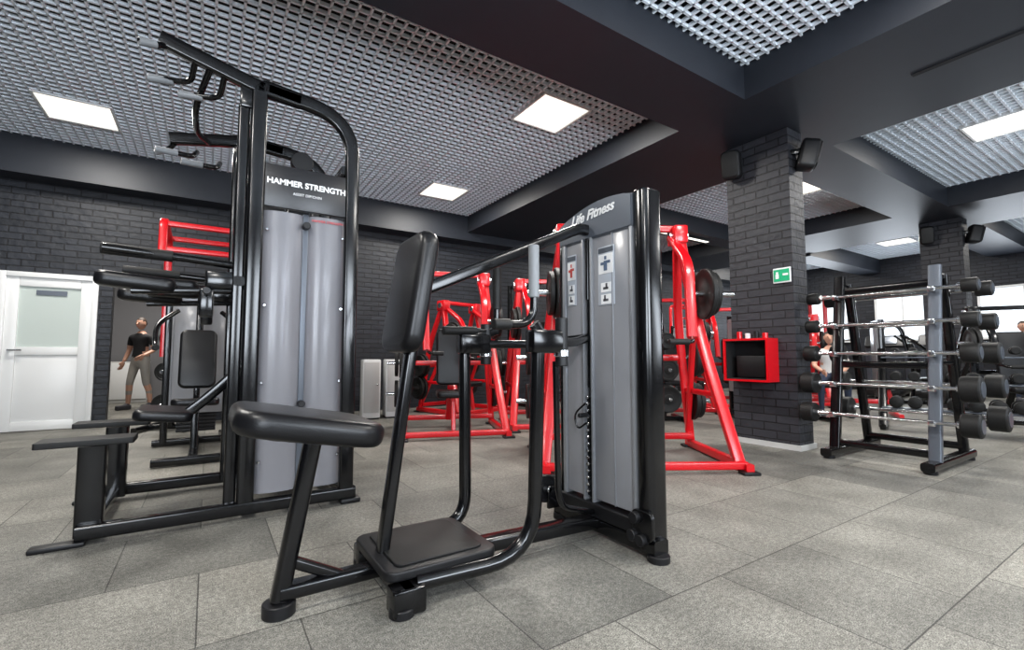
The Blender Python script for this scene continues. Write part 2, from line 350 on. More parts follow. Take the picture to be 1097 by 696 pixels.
for nm,y,x,s in(('near',1.60,1.17,1),('far',2.12,1.10,-1)):
    box(g,'pivot_block_'+nm,(x+.04,y,.965),(.17,.07,.10),BLK,.012)
    cyl(g,'pivot_cap_'+nm,(x+.12,y-.01*s,.86),(x+.12,y-.01*s,1.07),.028,BLKM)
    cyl(g,'pivot_sleeve_'+nm,(x+.12,y-.01*s,.90),(x+.12,y-.01*s,.93),.034,CHR)
    xv=1.15 if s==1 else 1.28
    tube(g,'handle_frame_'+nm,[(xv-.30 if s==-1 else xv-.19,y,1.03),(xv,y,1.035),(xv,y,1.37)],.017,BLK,fl=.09)
    cyl(g,'vertical_grip_'+nm,(xv,y,1.15),(xv,y,1.375),.023,GRP if s==1 else RUB)
    cyl(g,'horizontal_grip_'+nm,(xv-.31 if s==-1 else xv-.2,y,1.03),(xv-.12,y,1.033),.022,RUB)
    rail(g,'link_'+nm,[(x+.02,y,.99),(xv,y,1.04)],.03,.05,BLK,up=(0,0,1))
    tube(g,'yoke_'+nm,[(x+.1,y,.965),(1.45,y+.1*s,.965),(1.67,1.85,1.0)],.022,BLK,fl=.1)
tube(g,'link_rod',[(1.28,1.62,.88),(1.30,1.63,.25),(1.66,1.8,.12)],.014,BLK,fl=.1)
pad(g,'pillar_near',(1.725,1.478,.86),.13,.085,1.66,BLK,rc=.035,bev=.012)
pad(g,'pillar_far',(1.735,2.075,.83),.10,.06,1.60,BLK,rc=.025,bev=.01)
def towerpanel(nm,y0,y1,z0,z1,m,x0=1.675,x1=1.70,b=.006): box(g,nm,((x0+x1)/2,(y0+y1)/2,(z0+z1)/2),(x1-x0,y1-y0,z1-z0),m,b)
towerpanel('side_trim_far',2.015,2.045,.16,1.53,SIL,1.665,1.74)
towerpanel('side_trim_near',1.52,1.545,.16,1.53,SIL,1.665,1.74)
towerpanel('shroud_far',1.875,2.013,.18,1.53,SHR2)
towerpanel('shroud_near',1.547,1.80,.18,1.53,SHR2)
towerpanel('shroud_rib',1.655,1.661,.18,1.53,SIL,1.668,1.69,.002)
towerpanel('channel_edge_a',1.798,1.812,.16,1.53,SIL,1.66,1.72,.003)
towerpanel('channel_edge_b',1.862,1.876,.16,1.53,SIL,1.66,1.72,.003)
towerpanel('channel_back',1.812,1.862,.16,1.53,STL,1.73,1.74,.001)
towerpanel('rear_shroud',1.52,2.05,.18,1.53,STL,1.79,1.80)
bm=bmesh.new(); out=[(1.515,1.52),(2.06,1.52)]
for k in range(13):
    y=2.06-(2.06-1.515)*k/12; out.append((y,1.60+.105*math.sin(math.pi*(.10+.62*k/12))))
lo=[bm.verts.new((1.66,y,z)) for y,z in out]; hi=[bm.verts.new((1.78,y,z)) for y,z in out]
n=len(out)
bm.faces.new(lo); bm.faces.new(hi[::-1])
for i in range(n): bm.faces.new((lo[i],lo[(i+1)%n],hi[(i+1)%n],hi[i]))
bmesh.ops.bevel(bm,geom=[e for e in bm.edges if abs(e.verts[0].co.x-e.verts[1].co.x)<1e-5],offset=.006,segments=2,affect='EDGES')
fin(bm,'header',STL,g)
text(g,'logo','Life Fitness',.072,face_mx((1.657,1.79,1.645),'-X')@Matrix.Rotation(math.radians(3),4,'Z'),TXT,shear=.35,bold=.002)
boxes(g,'weight_stack',[((1.725,1.78,.20+i*.034),(.09,.30,.030)) for i in range(15)],BLKM,.002)
cyl(g,'selector_rod',(1.70,1.837,.16),(1.70,1.837,.75),.012,CHR,12)
for k in range(15): cyl(g,'stack_hole_%d'%k,(1.655,1.837,.215+k*.034),(1.70,1.837,.215+k*.034),.009,CHR,10)
rail(g,'stack_guide',[(1.69,1.837,.18),(1.69,1.837,.74)],.03,.02,BLKM,up=(1,0,0))
cyl(g,'cable',(1.672,1.837,.74),(1.672,1.837,1.56),.006,BLK,8)
tube(g,'cable_sleeve',[(1.67,1.837,1.20),(1.67,1.837,1.57)],.010,BLK)
tube(g,'pin_lanyard',[(1.65,1.84,.66),(1.62,1.90,.60),(1.63,1.88,.52),(1.655,1.84,.56)],.005,BLK,fl=.04)
cyl(g,'selector_pin',(1.60,1.837,.60),(1.66,1.837,.60),.012,BLKM,12)
for nm,y,w,z0,z1 in(('far',1.965,.075,1.18,1.46),('near',1.70,.115,1.16,1.46)):
    box(g,'placard_'+nm,(1.672,y,(z0+z1)/2),(.004,w,z1-z0),PLA,.001)
    box(g,'placard_head_'+nm,(1.669,y,z1-.02),(.003,w*.9,.025),STL,0)
    a=ORG if nm=='far' else BLU
    box(g,'placard_photo_'+nm,(1.6692,y,z1-.09),(.003,w*.86,.10),TXT,0)
    boxes(g,'placard_art_'+nm,[((1.667,y,z1-.10),(.003,w*.20,.05)),((1.667,y-w*.20,z1-.082),(.003,w*.18,.014)),((1.667,y+w*.20,z1-.088),(.003,w*.18,.014)),((1.667,y,z1-.06),(.003,w*.12,.018))],a)
    boxes(g,'placard_boxes_'+nm,[((1.669,y,z0+.03),(.003,w*.6,.048)),((1.669,y,z0+.09),(.003,w*.6,.048))],TXT)
    boxes(g,'placard_fig_'+nm,[((1.667,y,z0+.025),(.003,w*.30,.012)),((1.667,y+w*.05,z0+.035),(.003,w*.1,.03)),((1.667,y,z0+.085),(.003,w*.30,.012)),((1.667,y-w*.05,z0+.095),(.003,w*.1,.03))],TXD)
rail(g,'tower_foot_bar',[(1.71,1.42,.055),(1.71,2.13,.055)],.09,.07,BLK,up=(0,0,1))
pad(g,'tower_base_cover',(1.72,1.79,.13),.14,.55,.07,BLKM,rc=.02,bev=.01)
pad(g,'foot_bracket_near',(1.655,1.475,.15),.13,.12,.02,BLK,R3('Y',math.pi/2),rc=.03,bev=.004)
for i,(dy,z) in enumerate(((.03,.18),(-.005,.09),(.045,.10))): cyl(g,'hub_%d'%i,(1.62,1.475+dy,z),(1.66,1.475+dy,z),.026,BLKM,16)
cyl(g,'foot_pad_near',(1.70,1.43,0),(1.70,1.43,.03),.05,BLKM)
cyl(g,'foot_pad_far',(1.70,2.10,0),(1.70,2.10,.03),.05,BLKM)
plate(g,'transport_wheel',(1.60,2.11,.17),(0,1,0),.075,.03,BLKM)
cyl(g,'wheel_axle',(1.60,2.08,.17),(1.60,2.16,.17),.015,CHR)
box(g,'wheel_bracket',(1.66,2.09,.13),(.14,.02,.12),BLK)
# ------------------------------------------------------------------ assisted dip chin machine
g=G('assisted_dip_chin_machine',(.1,3.47,0),world=True)
for nm,y in(('near',3.05),('far',3.90)):
    rail(g,'frame_arch_'+nm,[(.20,y,.03),(.20,y,2.50),(.74,y,2.44),(.745,y,.03)],.055,.085,BLK,fl=[.05,.30],up=(1,0,0),r=.014)
    rail(g,'base_rail_'+nm,[(-.50,y,.06),(.80,y,.06)],.06,.07,BLK,up=(0,0,1))
    box(g,'foot_end_'+nm,(.77,y-.0,.015),(.12,.09,.03),BLKM,.01)
    box(g,'foot_start_'+nm,(-.56,y,.012),(.20,.07,.024),BLKM,.008)
    ys=y+(.05 if nm=='near' else -.05)
    rail(g,'step_post_'+nm,[(-.46,ys,.03),(-.46,ys,.46)],.07,.11,BLK,up=(1,0,0))
    pad(g,'step_plate_'+nm,(-.48,ys,.485),.37,.16,.03,RUB,rc=.012,bev=.004)
    rail(g,'front_upright_'+nm,[(.125,y+(.03 if nm=='near' else -.03),.05),(.125,y+(.03 if nm=='near' else -.03),2.36)],.05,.06,BLK,up=(1,0,0))
    yd=y+(.06 if nm=='near' else -.06)
    tube(g,'dip_bar_'+nm,[(.16,yd,1.42),(-.12,yd,1.44),(-.47,yd-(.02 if nm=='near' else -.02),1.455)],.022,BLK,fl=.1)
    cyl(g,'dip_grip_'+nm,(-.48,yd,1.456),(-.18,yd,1.443),.03,RUB)
    pad(g,'elbow_pad_'+nm,(-.33,yd+.0,1.29),.34,.13,.075,VIN,R3('Y',math.radians(4)),rc=.05,bev=.028)
    pad(g,'elbow_pad_inner_'+nm,(-.20,yd+(.16 if nm=='near' else -.16),1.31),.28,.10,.06,VIN,rc=.045,bev=.022)
    rail(g,'pad_arm_'+nm,[(.15,yd,1.28),(-.35,yd,1.245)],.045,.035,BLK,up=(0,0,1))
    box(g,'pad_bracket_'+nm,(.07,yd,1.33),(.20,.10,.10),BLK,.015)
    box(g,'pad_slider_'+nm,(-.02,yd,1.20),(.07,.07,.16),BLK,.012)
    cyl(g,'adjust_knob_'+nm,(-.02,yd,1.26),(-.02,yd-.09,1.26),.02,BLKM)
    zt=2.61
    s=1 if nm=='near' else -1
    ze=zt if nm=='near' else 2.40
    rail(g,'chin_beam_'+nm,[(.42,y,2.47),(.18,y,2.49),(-.28,y,ze)],.055,.08,BLK,fl=.05,up=(0,0,1))
    box(g,'gusset_'+nm,(.16,y,2.42),(.12,.03,.14),BLK,.01)
    tube(g,'chin_handle_outer_'+nm,[(-.25,y,ze-.03),(-.28,y-.04*s,ze-.06),(-.36,y-.08*s,ze-.09)],.016,BLK,fl=.03)
    cyl(g,'chin_grip_outer_'+nm,(-.29,y-.045*s,ze-.065),(-.36,y-.08*s,ze-.09),.02,GRP)
    for k,(xa,dz) in enumerate(((-.12,.0),(.02,-.05))):
        tube(g,'chin_handle_%s_%d'%(nm,k),[(xa,y,ze-.06+dz),(xa-.02,y+.12*s,ze-.14+dz),(xa-.20,y+.16*s,ze-.15+dz)],.016,BLK,fl=.05)
        cyl(g,'chin_grip_%s_%d'%(nm,k),(xa-.10,y+.145*s,ze-.148+dz),(xa-.22,y+.165*s,ze-.152+dz),.021,GRP)
tube(g,'chin_crossbar',[(-.05,3.05,2.52),(-.12,3.3,2.40),(-.12,3.65,2.38),(-.05,3.9,2.42)],.018,BLK,fl=.1)
for k,(x,z) in enumerate(((-.46,.06),(.20,.06),(.74,.06),(.20,2.44),(.70,2.10),(.13,1.33),(.20,.85))):
    rail(g,'cross_member_%d'%k,[(x,3.05,z),(x,3.90,z)],.055,.055,BLK,up=(0,0,1))
for nm,y,s in(('near',3.06,1),('far',3.89,-1)):
    for k,(x0,x1) in enumerate(((.245,.462),(.492,.708))):
        bm=bmesh.new(); xs=[x0,x0+.02,x0+.05,(x0+x1)/2,x1-.05,x1-.02,x1]; dy=[.03,.012,.0,-.004,.0,.012,.03]
        A=[];B=[]
        for xx,dd in zip(xs,dy):
            A.append(bm.verts.new((xx,y+dd*s,.12))); B.append(bm.verts.new((xx,y+dd*s,1.77)))
        A2=[];B2=[]
        for xx,dd in zip(xs,dy):
            A2.append(bm.verts.new((xx,y+(dd+.008)*s,.12))); B2.append(bm.verts.new((xx,y+(dd+.008)*s,1.77)))
        for i in range(6):
            bm.faces.new((A[i],A[i+1],B[i+1],B[i])); bm.faces.new((A2[i+1],A2[i],B2[i],B2[i+1]))
            bm.faces.new((A[i],A2[i],A2[i+1],A[i+1])); bm.faces.new((B[i],B[i+1],B2[i+1],B2[i]))
        bm.faces.new((A[0],B[0],B2[0],A2[0])); bm.faces.new((A[6],A2[6],B2[6],B[6]))
        fin(bm,'shroud_%s_%d'%(nm,k),SHR,g)
    box(g,'header_sign_'+nm,(.475,y-.012*s,1.915),(.47,.03,.26),SIG,.006)
    box(g,'center_channel_'+nm,(.477,y+.03*s,.95),(.03,.02,1.66),STL,.002)
    for k in range(4):
        for x in(.262,.69): cyl(g,'screw_%s_%d_%d'%(nm,k,int(x*10)),(x,y,.3+k*.45),(x,y-.012*s,.3+k*.45),.009,CHR,10)
text(g,'sign_title','HAMMER STRENGTH',.048,face_mx((.475,3.031,1.94),'-Y'),TXT,bold=.0015)
text(g,'sign_subtitle','ASSIST DIP/CHIN',.022,face_mx((.475,3.031,1.88),'-Y'),TXT)
text(g,'shroud_label','HAMMER STRENGTH',.020,face_mx((.60,3.052,1.74),'-Y'),RED)
cyl(g,'stack_knob',(.477,3.09,1.70),(.477,3.03,1.70),.022,BLKM)
cyl(g,'stack_knob_lower',(.477,3.09,.62),(.477,3.03,.62),.02,BLKM)
boxes(g,'weight_stack',[((.477,3.47,.16+i*.04),(.30,.5,.035)) for i in range(16)],BLKM,.002)
for x in(.40,.55): cyl(g,'guide_rod_%d'%int(x*100),(x,3.35,.1),(x,3.35,2.08),.012,CHR,10)
boxes(g,'stack_backboard',[((.477,3.75,.98),(.42,.02,1.60))],LGY,.002)
boxes(g,'inner_plate',[((.477,3.17,.40),(.32,.10,.50)),((.40,3.13,.72),(.10,.05,.16)),((.56,3.13,.70),(.08,.05,.12))],BLKM,.01)
cyl(g,'top_pulley',(.50,3.44,2.25),(.50,3.50,2.25),.07,BLKM)
rail(g,'knee_lever',[(.20,3.47,.85),(.02,3.47,.66),(-.14,3.47,.52)],.06,.05,BLK,up=(0,1,0))
pad(g,'knee_pad',(-.20,3.47,.565),.28,.42,.06,VIN,R3('Y',math.radians(6)),rc=.05,bev=.022)
# ------------------------------------------------------------------ barbell rack
g=G('barbell_rack',(5.1,1.66,0),world=True)
for nm,y,mm in(('near',1.31,STL),('far',2.01,BLK)):
    rail(g,'foot_'+nm,[(4.62,y,.055),(5.68,y,.055)],.09,.07,BLK,up=(0,0,1),r=.02)
    for x in(4.68,5.62): cyl(g,'foot_pad_%s_%d'%(nm,x),(x,y,0),(x,y,.03),.045,BLKM)
    rail(g,'front_leg_'+nm,[(4.80,y,.06),(5.06,y,1.66)],.05,.085,mm,up=(0,1,0))
    rail(g,'rear_leg_'+nm,[(5.52,y,.06),(5.22,y,1.60)],.05,.07,BLK,up=(0,1,0))
    rail(g,'top_link_'+nm,[(5.04,y,1.58),(5.24,y,1.58)],.05,.05,BLK,up=(0,0,1))
    rail(g,'mid_link_'+nm,[(4.93,y,.85),(5.38,y,.85)],.04,.04,BLK,up=(0,0,1))
for k,(x,z) in enumerate(((4.82,.13),(5.50,.13),(5.06,1.52),(5.22,1.50),(4.93,.83))):
    rail(g,'spreader_%d'%k,[(x,1.31,z),(x,2.01,z)],.04,.06,BLK,up=(0,0,1))
ZR=[1.46,1.19,.93,.655,.385]
def barbell(x,z,r,y0=1.08,y1=2.2,m=RUB):
    b=G('fixed_barbell',(x,(y0+y1)/2,z),world=True)
    cyl(b,'bar',(x,y0,z),(x,y1,z),.015,CHR,14)
    for nm,ya,s in(('near',y0,-1),('far',y1,1)):
        bm=bmesh.new(); w=.075+r*.5
        lathe(bm,(x,ya-s*w*.5,z),(0,s,0),[(0,r*.5),(.004,r*.93),(.012,r),(w-.012,r),(w-.004,r*.93),(w,r*.8)],28); fin(bm,'weight_'+nm,m,b)
        cyl(b,'cap_'+nm,(x,ya+s*w*.5,z),(x,ya+s*(w*.5+.004),z),r*.62,STL)
        cyl(b,'collar_'+nm,(x,ya-s*w*.5,z),(x,ya-s*(w*.5+.025),z),.026,CHR)
for i,z in enumerate(ZR):
    xf=4.80+.26*z/1.6-.085; xr=5.52-.30*z/1.6+.08
    for nm,y in(('near',1.31),('far',2.01)):
        boxes(g,'cradle_%s_%d'%(nm,i),[((xf+.02,y,z-.022),(.09,.04,.012)),((xf-.025,y,z-.005),(.012,.04,.045)),((xr-.02,y,z-.022),(.09,.04,.012)),((xr+.025,y,z-.005),(.012,.04,.045))],CHR,.002)
    barbell(xf,z,[.055,.06,.075,.098,.088][i]); barbell(xr,z,[.062,.07,.088,.095,.105][i])
# ------------------------------------------------------------------ generic equipment
def plate_press(name,loc,rz,W=.6,H=2.,m=RED,rows=True):
    g=G(name,loc,rz)
    for nm,s in(('left',-1),('right',1)):
        x=W*s
        rail(g,'base_rail_'+nm,[(x,-.62,.045),(x,.55,.045)],.06,.07,m,up=(0,0,1))
        for yy in(-.6,.53): box(g,'foot_%s_%d'%(nm,yy*10),(x,yy,.012),(.13,.1,.024),BLKM,.005)
        rail(g,'front_leg_'+nm,[(x,-.45,.06),(x*.82,-.12,H*.50),(x*.70,.10,H)],.055,.09,m,fl=.4,up=(1,0,0))
        rail(g,'rear_leg_'+nm,[(x,.48,.06),(x*.82,.38,H*.6),(x*.70,.12,H*.97)],.05,.075,m,fl=.3,up=(1,0,0))
        rail(g,'brace_'+nm,[(x*.93,-.28,H*.27),(x*.93,.44,H*.27)],.045,.05,m,up=(0,0,1))
        rail(g,'diagonal_'+nm,[(x*.96,.47,H*.08),(x*.80,-.05,H*.62)],.045,.05,m,up=(1,0,0))
        box(g,'pivot_'+nm,(x*.70,.1,H*.96),(.13,.20,.17),m,.02)
        cyl(g,'bearing_'+nm,(x*.70-.09,.1,H*.96),(x*.70+.09,.1,H*.96),.045,CHR)
        rail(g,'lever_arm_'+nm,[(x*.62,.1,H*.95),(x*.60,-.32,H*.80),(x*.56,-.42,H*.50)],.05,.08,m,fl=.15,up=(1,0,0))
        tube(g,'handle_'+nm,[(x*.56,-.42,H*.50),(x*.50,-.55,H*.48),(x*.28,-.56,H*.48)],.018,BLK,fl=.05)
        cyl(g,'grip_'+nm,(x*.46,-.555,H*.48),(x*.25,-.56,H*.48),.024,RUB)
        cyl(g,'plate_horn_'+nm,(x*.60,-.22,H*.68),(x*1.15,-.22,H*.68),.025,CHR)
        for k in range(2): plate(g,'plate_%s_%d'%(nm,k),(x*.80+s*k*.05,-.22,H*.68),(s,0,0),.22-.03*k,.042)
        for q,(yy,zz) in enumerate(((.41,H*.42),(.45,H*.22))):
            cyl(g,'storage_horn_%s_%d'%(nm,q),(x*.9,yy,zz),(x*.9+s*.26,yy,zz),.022,CHR)
            for k in range(2): plate(g,'storage_plate_%s_%d_%d'%(nm,q,k),(x*.9+s*(.06+.055*k),yy,zz),(s,0,0),.19-.02*k,.045)
    for k,(y,z) in enumerate(((.10,H*.99),(.44,.12),(.43,H*.42),(-.56,.06))):
        f=.70 if k==0 else (.9 if k==2 else 1)
        rail(g,'cross_bar_%d'%k,[(-W*f,y,z),(W*f,y,z)],.055,.06,m,up=(0,0,1))
    rail(g,'seat_mast',[(0,.42,.1),(0,.15,.5),(0,.22,1.15)],.05,.07,m,fl=.1,up=(1,0,0))
    rail(g,'seat_support',[(0,.15,.42),(0,-.22,.40)],.05,.05,m,up=(0,0,1))
    rail(g,'seat_leg',[(0,-.18,.40),(0,-.25,.05)],.05,.05,m,up=(1,0,0))
    pad(g,'seat_pad',(0,-.10,.46),.38,.40,.08,VIN,rc=.06,bev=.025)
    pad(g,'back_pad',(0,.13,.90),.36,.70,.08,VIN,R3('X',math.radians(84)),rc=.06,bev=.025)
    return g
def selector(name,loc,rz,frame=BLK,top=None,H=1.75):
    g=G(name,loc,rz)
    for nm,y in(('a',-.27),('b',.27)): rail(g,'tower_post_'+nm,[(.35,y,.03),(.35,y,H),],.06,.09,frame,up=(1,0,0))
    rail(g,'tower_top',[(.35,-.27,H-.03),(.35,.27,H-.03)],.09,.06,frame,up=(0,0,1))
    box(g,'shroud_front',(.30,0,.90),(.02,.44,H-.5),SHR2,.006); box(g,'shroud_back',(.42,0,.90),(.02,.44,H-.5),SHR2,.006)
    box(g,'shroud_side_a',(.36,-.23,.90),(.10,.02,H-.5),SHR2,.006); box(g,'shroud_side_b',(.36,.23,.90),(.10,.02,H-.5),SHR2,.006)
    box(g,'header',(.35,0,H-.12),(.14,.46,.14),SIL,.01)
    boxes(g,'weight_stack',[((.36,0,.15+i*.036),(.08,.34,.031)) for i in range(14)],BLKM,.002)
    rail(g,'foot_bar',[(.35,-.36,.04),(.35,.36,.04)],.08,.06,frame,up=(0,0,1))
    rail(g,'base_rail',[(.35,0,.05),(-.75,0,.05)],.07,.07,frame,up=(0,0,1))
    rail(g,'front_foot',[(-.75,-.28,.04),(-.75,.28,.04)],.07,.06,frame,up=(0,0,1))
    rail(g,'seat_post',[(-.42,0,.05),(-.38,0,.45)],.06,.06,frame,up=(1,0,0))
    pad(g,'seat_pad',(-.42,0,.49),.38,.36,.07,VIN,R3('Y',math.radians(5)),rc=.06,bev=.025)
    rail(g,'back_post',[(-.12,0,.05),(-.16,0,.6),(-.06,0,1.12)],.06,.05,frame,up=(0,1,0))
    pad(g,'back_pad',(-.16,0,.88),.56,.30,.07,VIN,R3('Y',math.radians(10))@R3('Y',math.radians(90)),rc=.06,bev=.025)
    rail(g,'overhead_beam',[(-.06,0,1.10),(.0,0,H-.1),(.35,0,H-.05)],.06,.06,frame,fl=.2,up=(0,1,0))
    for nm,s in(('l',-1),('r',1)):
        tube(g,'press_arm_'+nm,[(.05,.18*s,H-.3),(-.1,.34*s,1.2),(-.32,.32*s,.98),(-.50,.30*s,.98)],.022,frame,fl=.12)
        cyl(g,'grip_'+nm,(-.34,.32*s,.98),(-.52,.30*s,.98),.026,RUB)
    if top:
        for nm,y in(('a',-.3),('b',.3)): rail(g,'top_arch_'+nm,[(.35,y,.9),(.35,y,H+.45),(-.35,y,H+.50),(-.38,y,H+.18)],.05,.065,top,fl=.1,up=(0,1,0))
        for k,x in enumerate((.33,-.33)): rail(g,'top_cross_%d'%k,[(x,-.3,H+.46),(x,.3,H+.46)],.05,.05,top,up=(0,0,1))
        rail(g,'top_rail_lower',[(-.37,-.3,H+.22),(-.37,.3,H+.22)],.04,.05,top,up=(0,0,1))
    return g
def plate_tree(loc,rz=0,sc=1):
    g=G('weight_plate_tree',loc,rz)
    rail(g,'mast',[(0,0,.04),(0,0,1.35)],.07,.07,BLK,up=(1,0,0))
    for k,(a,b) in enumerate((((-.3,-.25),(.3,-.25)),((-.3,.25),(.3,.25)),((0,-.25),(0,.25)))): rail(g,'base_%d'%k,[(*a,.04),(*b,.04)],.06,.06,BLK,up=(0,0,1))
    for i,z in enumerate((.32,.72,1.12)):
        for s in(-1,1):
            cyl(g,'horn_%d_%d'%(i,s),(s*.03,0,z),(s*.28,0,z),.024,CHR)
            for k in range(3): plate(g,'disc_%d_%d_%d'%(i,s,k),(s*(.06+.055*k),0,z),(s,0,0),([.2,.17,.13][i]-.01*k)*sc,.045)
def dumbbell_rack(loc,rz,n=7,Lx=1.9):
    g=G('dumbbell_rack',loc,rz)
    for s in(-1,1):
        rail(g,'leg_%d'%s,[(s*Lx/2,-.25,.03),(s*Lx/2,.12,1.0)],.05,.09,BLK,up=(1,0,0)); rail(g,'foot_%d'%s,[(s*Lx/2,-.32,.035),(s*Lx/2,.28,.035)],.06,.06,BLK,up=(0,0,1))
    bm=bmesh.new(); bc=bmesh.new()
    for i,(y,z) in enumerate(((-.22,.35),(-.10,.66),(.02,.97))):
        rail(g,'shelf_%d'%i,[(-Lx/2,y,z-.08),(Lx/2,y,z-.08)],.18,.02,STL,up=(0,0,1))
        for k in range(n):
            x=-Lx/2+.14+k*(Lx-.28)/(n-1); r=.07-.012*i
            for dy in(-.09,.09): lathe(bm,(x,y+dy-.04,z),(0,1,0),[(0,r*.8),(.008,r),(.072,r),(.08,r*.8)],14)
            lathe(bc,(x,y-.06,z),(0,1,0),[(0,.014),(.12,.014)],8)
    fin(bm,'dumbbell_heads',RUB,g); fin(bc,'dumbbell_handles',CHR,g)
def treadmill(loc,rz):
    g=G('treadmill',loc,rz)
    box(g,'deck',(0,0,.14),(.75,1.6,.14),BLKM,.03); box(g,'belt',(0,-.05,.215),(.5,1.4,.02),RUB,.004)
    box(g,'motor_cover',(0,.68,.26),(.72,.34,.16),STL,.05)
    for s in(-1,1):
        box(g,'side_rail_%d'%s,(s*.32,-.05,.225),(.09,1.5,.03),SIL,.008)
        rail(g,'upright_%d'%s,[(s*.36,.62,.2),(s*.36,.5,1.2)],.06,.09,STL,up=(1,0,0))
        tube(g,'handrail_%d'%s,[(s*.36,.52,1.0),(s*.36,.1,.95)],.022,BLK)
        box(g,'rear_foot_%d'%s,(s*.3,-.7,.035),(.08,.1,.07),BLKM,.01); box(g,'front_foot_%d'%s,(s*.3,.7,.035),(.08,.1,.07),BLKM,.01)
    pad(g,'console',(0,.48,1.25),.8,.34,.07,BLKM,R3('X',math.radians(50)),rc=.06,bev=.02)
    pad(g,'screen',(0,.452,1.28),.4,.22,.02,STL,R3('X',math.radians(50)),rc=.02,bev=.004)
def bench(loc,rz,m=RED):
    g=G('workout_bench',loc,rz)
    rail(g,'spine',[(0,-.6,.22),(0,.6,.22)],.06,.07,m,up=(0,0,1))
    for k,y in enumerate((-.58,.58)):
        rail(g,'foot_%d'%k,[(-.3,y,.035),(.3,y,.035)],.06,.06,m,up=(0,0,1)); rail(g,'leg_%d'%k,[(0,y,.05),(0,y*.85,.40)],.06,.06,m,up=(1,0,0))
    pad(g,'bench_pad',(0,.1,.45),.30,1.0,.08,VIN,rc=.05,bev=.025); pad(g,'seat_pad',(0,-.60,.45),.30,.34,.08,VIN,rc=.05,bev=.025)
def power_rack(loc,rz,m=BLK):
    g=G('squat_rack',loc,rz)
    for sx in(-1,1):
        for sy in(-1,1): rail(g,'upright_%d_%d'%(sx,sy),[(sx*.6,sy*.5,.02),(sx*.6,sy*.5,2.2)],.07,.07,m,up=(1,0,0))
        for z in(.05,2.17): rail(g,'side_%d_%d'%(sx,int(z*10)),[(sx*.6,-.5,z),(sx*.6,.5,z)],.06,.06,m,up=(0,0,1))
    for sy in(-1,1): rail(g,'top_%d'%sy,[(-.6,sy*.5,2.17),(.6,sy*.5,2.17)],.06,.06,m,up=(0,0,1))
    rail(g,'rear_floor',[(-.6,.5,.05),(.6,.5,.05)],.06,.06,m,up=(0,0,1))
    cyl(g,'olympic_bar',(-1.05,-.56,1.25),(1.05,-.56,1.25),.015,CHR)
    for s in(-1,1):
        box(g,'hook_%d'%s,(s*.6,-.56,1.22),(.07,.08,.05),CHR)
        for k in range(2): plate(g,'bar_plate_%d_%d'%(s,k),(s*(.74+.055*k),-.56,1.25),(s,0,0),.22,.045)
rd=math.radians
plate_press('plate_loaded_press_machine',(3.15,2.98,0),rd(-31),W=.78,H=2.12)
plate_press('plate_loaded_press_machine',(2.50,5.20,0),rd(-20),W=.58,H=1.95)
plate_press('plate_loaded_press_machine',(3.85,5.00,0),rd(-25),W=.56,H=1.95)
plate_press('plate_loaded_press_machine',(3.55,6.95,0),rd(15),W=.5,H=1.8)
selector('cable_chest_machine',(-.08,5.55,0),rd(90),top=RED,H=1.65)
selector('seated_row_machine',(.95,6.2,0),rd(10),H=1.6)
plate_tree((-.36,7.2,0),rd(70),.75)
plate_tree((5.4,4.4,0),rd(60))
dumbbell_rack((1.0,7.55,0),0,5,1.1)
for k,x in enumerate((2.02,2.36)):
    g=G('white_locker_unit',(x,6.95,0),rd(-10))
    box(g,'body',(0,0,.44),(.25,.36,.84),WHT,.015); box(g,'door_panel',(0,-.185,.46),(.21,.015,.72),LGY,.005); box(g,'plinth',(0,0,.015),(.23,.34,.03),BLKM,.002); cyl(g,'knob',(.08,-.19,.5),(.08,-.215,.5),.012,CHR)
power_rack((5.3,6.8,0),rd(10))
plate_press('plate_loaded_press_machine',(6.6,5.25,0),rd(-35),W=.6,H=1.9)
plate_press('plate_loaded_press_machine',(8.1,5.0,0),rd(-50),W=.55,H=1.8)
plate_press('plate_loaded_press_machine',(9.5,4.6,0),rd(-60),W=.5,H=1.7)
selector('leg_extension_machine',(6.7,3.65,0),rd(150),H=1.5)
selector('lat_pulldown_machine',(9.3,6.8,0),rd(200),top=RED,H=1.6)
power_rack((11.1,5.5,0),rd(-50),RED)
bench((8.4,3.3,0),rd(30)); bench((7.0,.4,0),rd(-30))
dumbbell_rack((7.5,1.75,0),rd(-75),8,1.5)
plate_press('plate_loaded_press_machine',(9.3,1.6,0),rd(-60),W=.6,H=1.6,m=BLK)
dumbbell_rack((12.7,6.9,0),rd(-15))
treadmill((12.8,4.3,0),rd(-80)); treadmill((12.8,3.3,0),rd(-80)); treadmill((12.6,1.1,0),rd(-80))
selector('pec_deck_machine',(11.0,3.4,0),rd(120),H=1.6)
g=G('linear_ceiling_lamp',(7.4,5.52,3.16)); box(g,'housing',(0,0,.02),(1.6,.1,.04),BLKM,.004); box(g,'diffuser',(0,0,-.005),(1.56,.07,.012),LGT,.002)
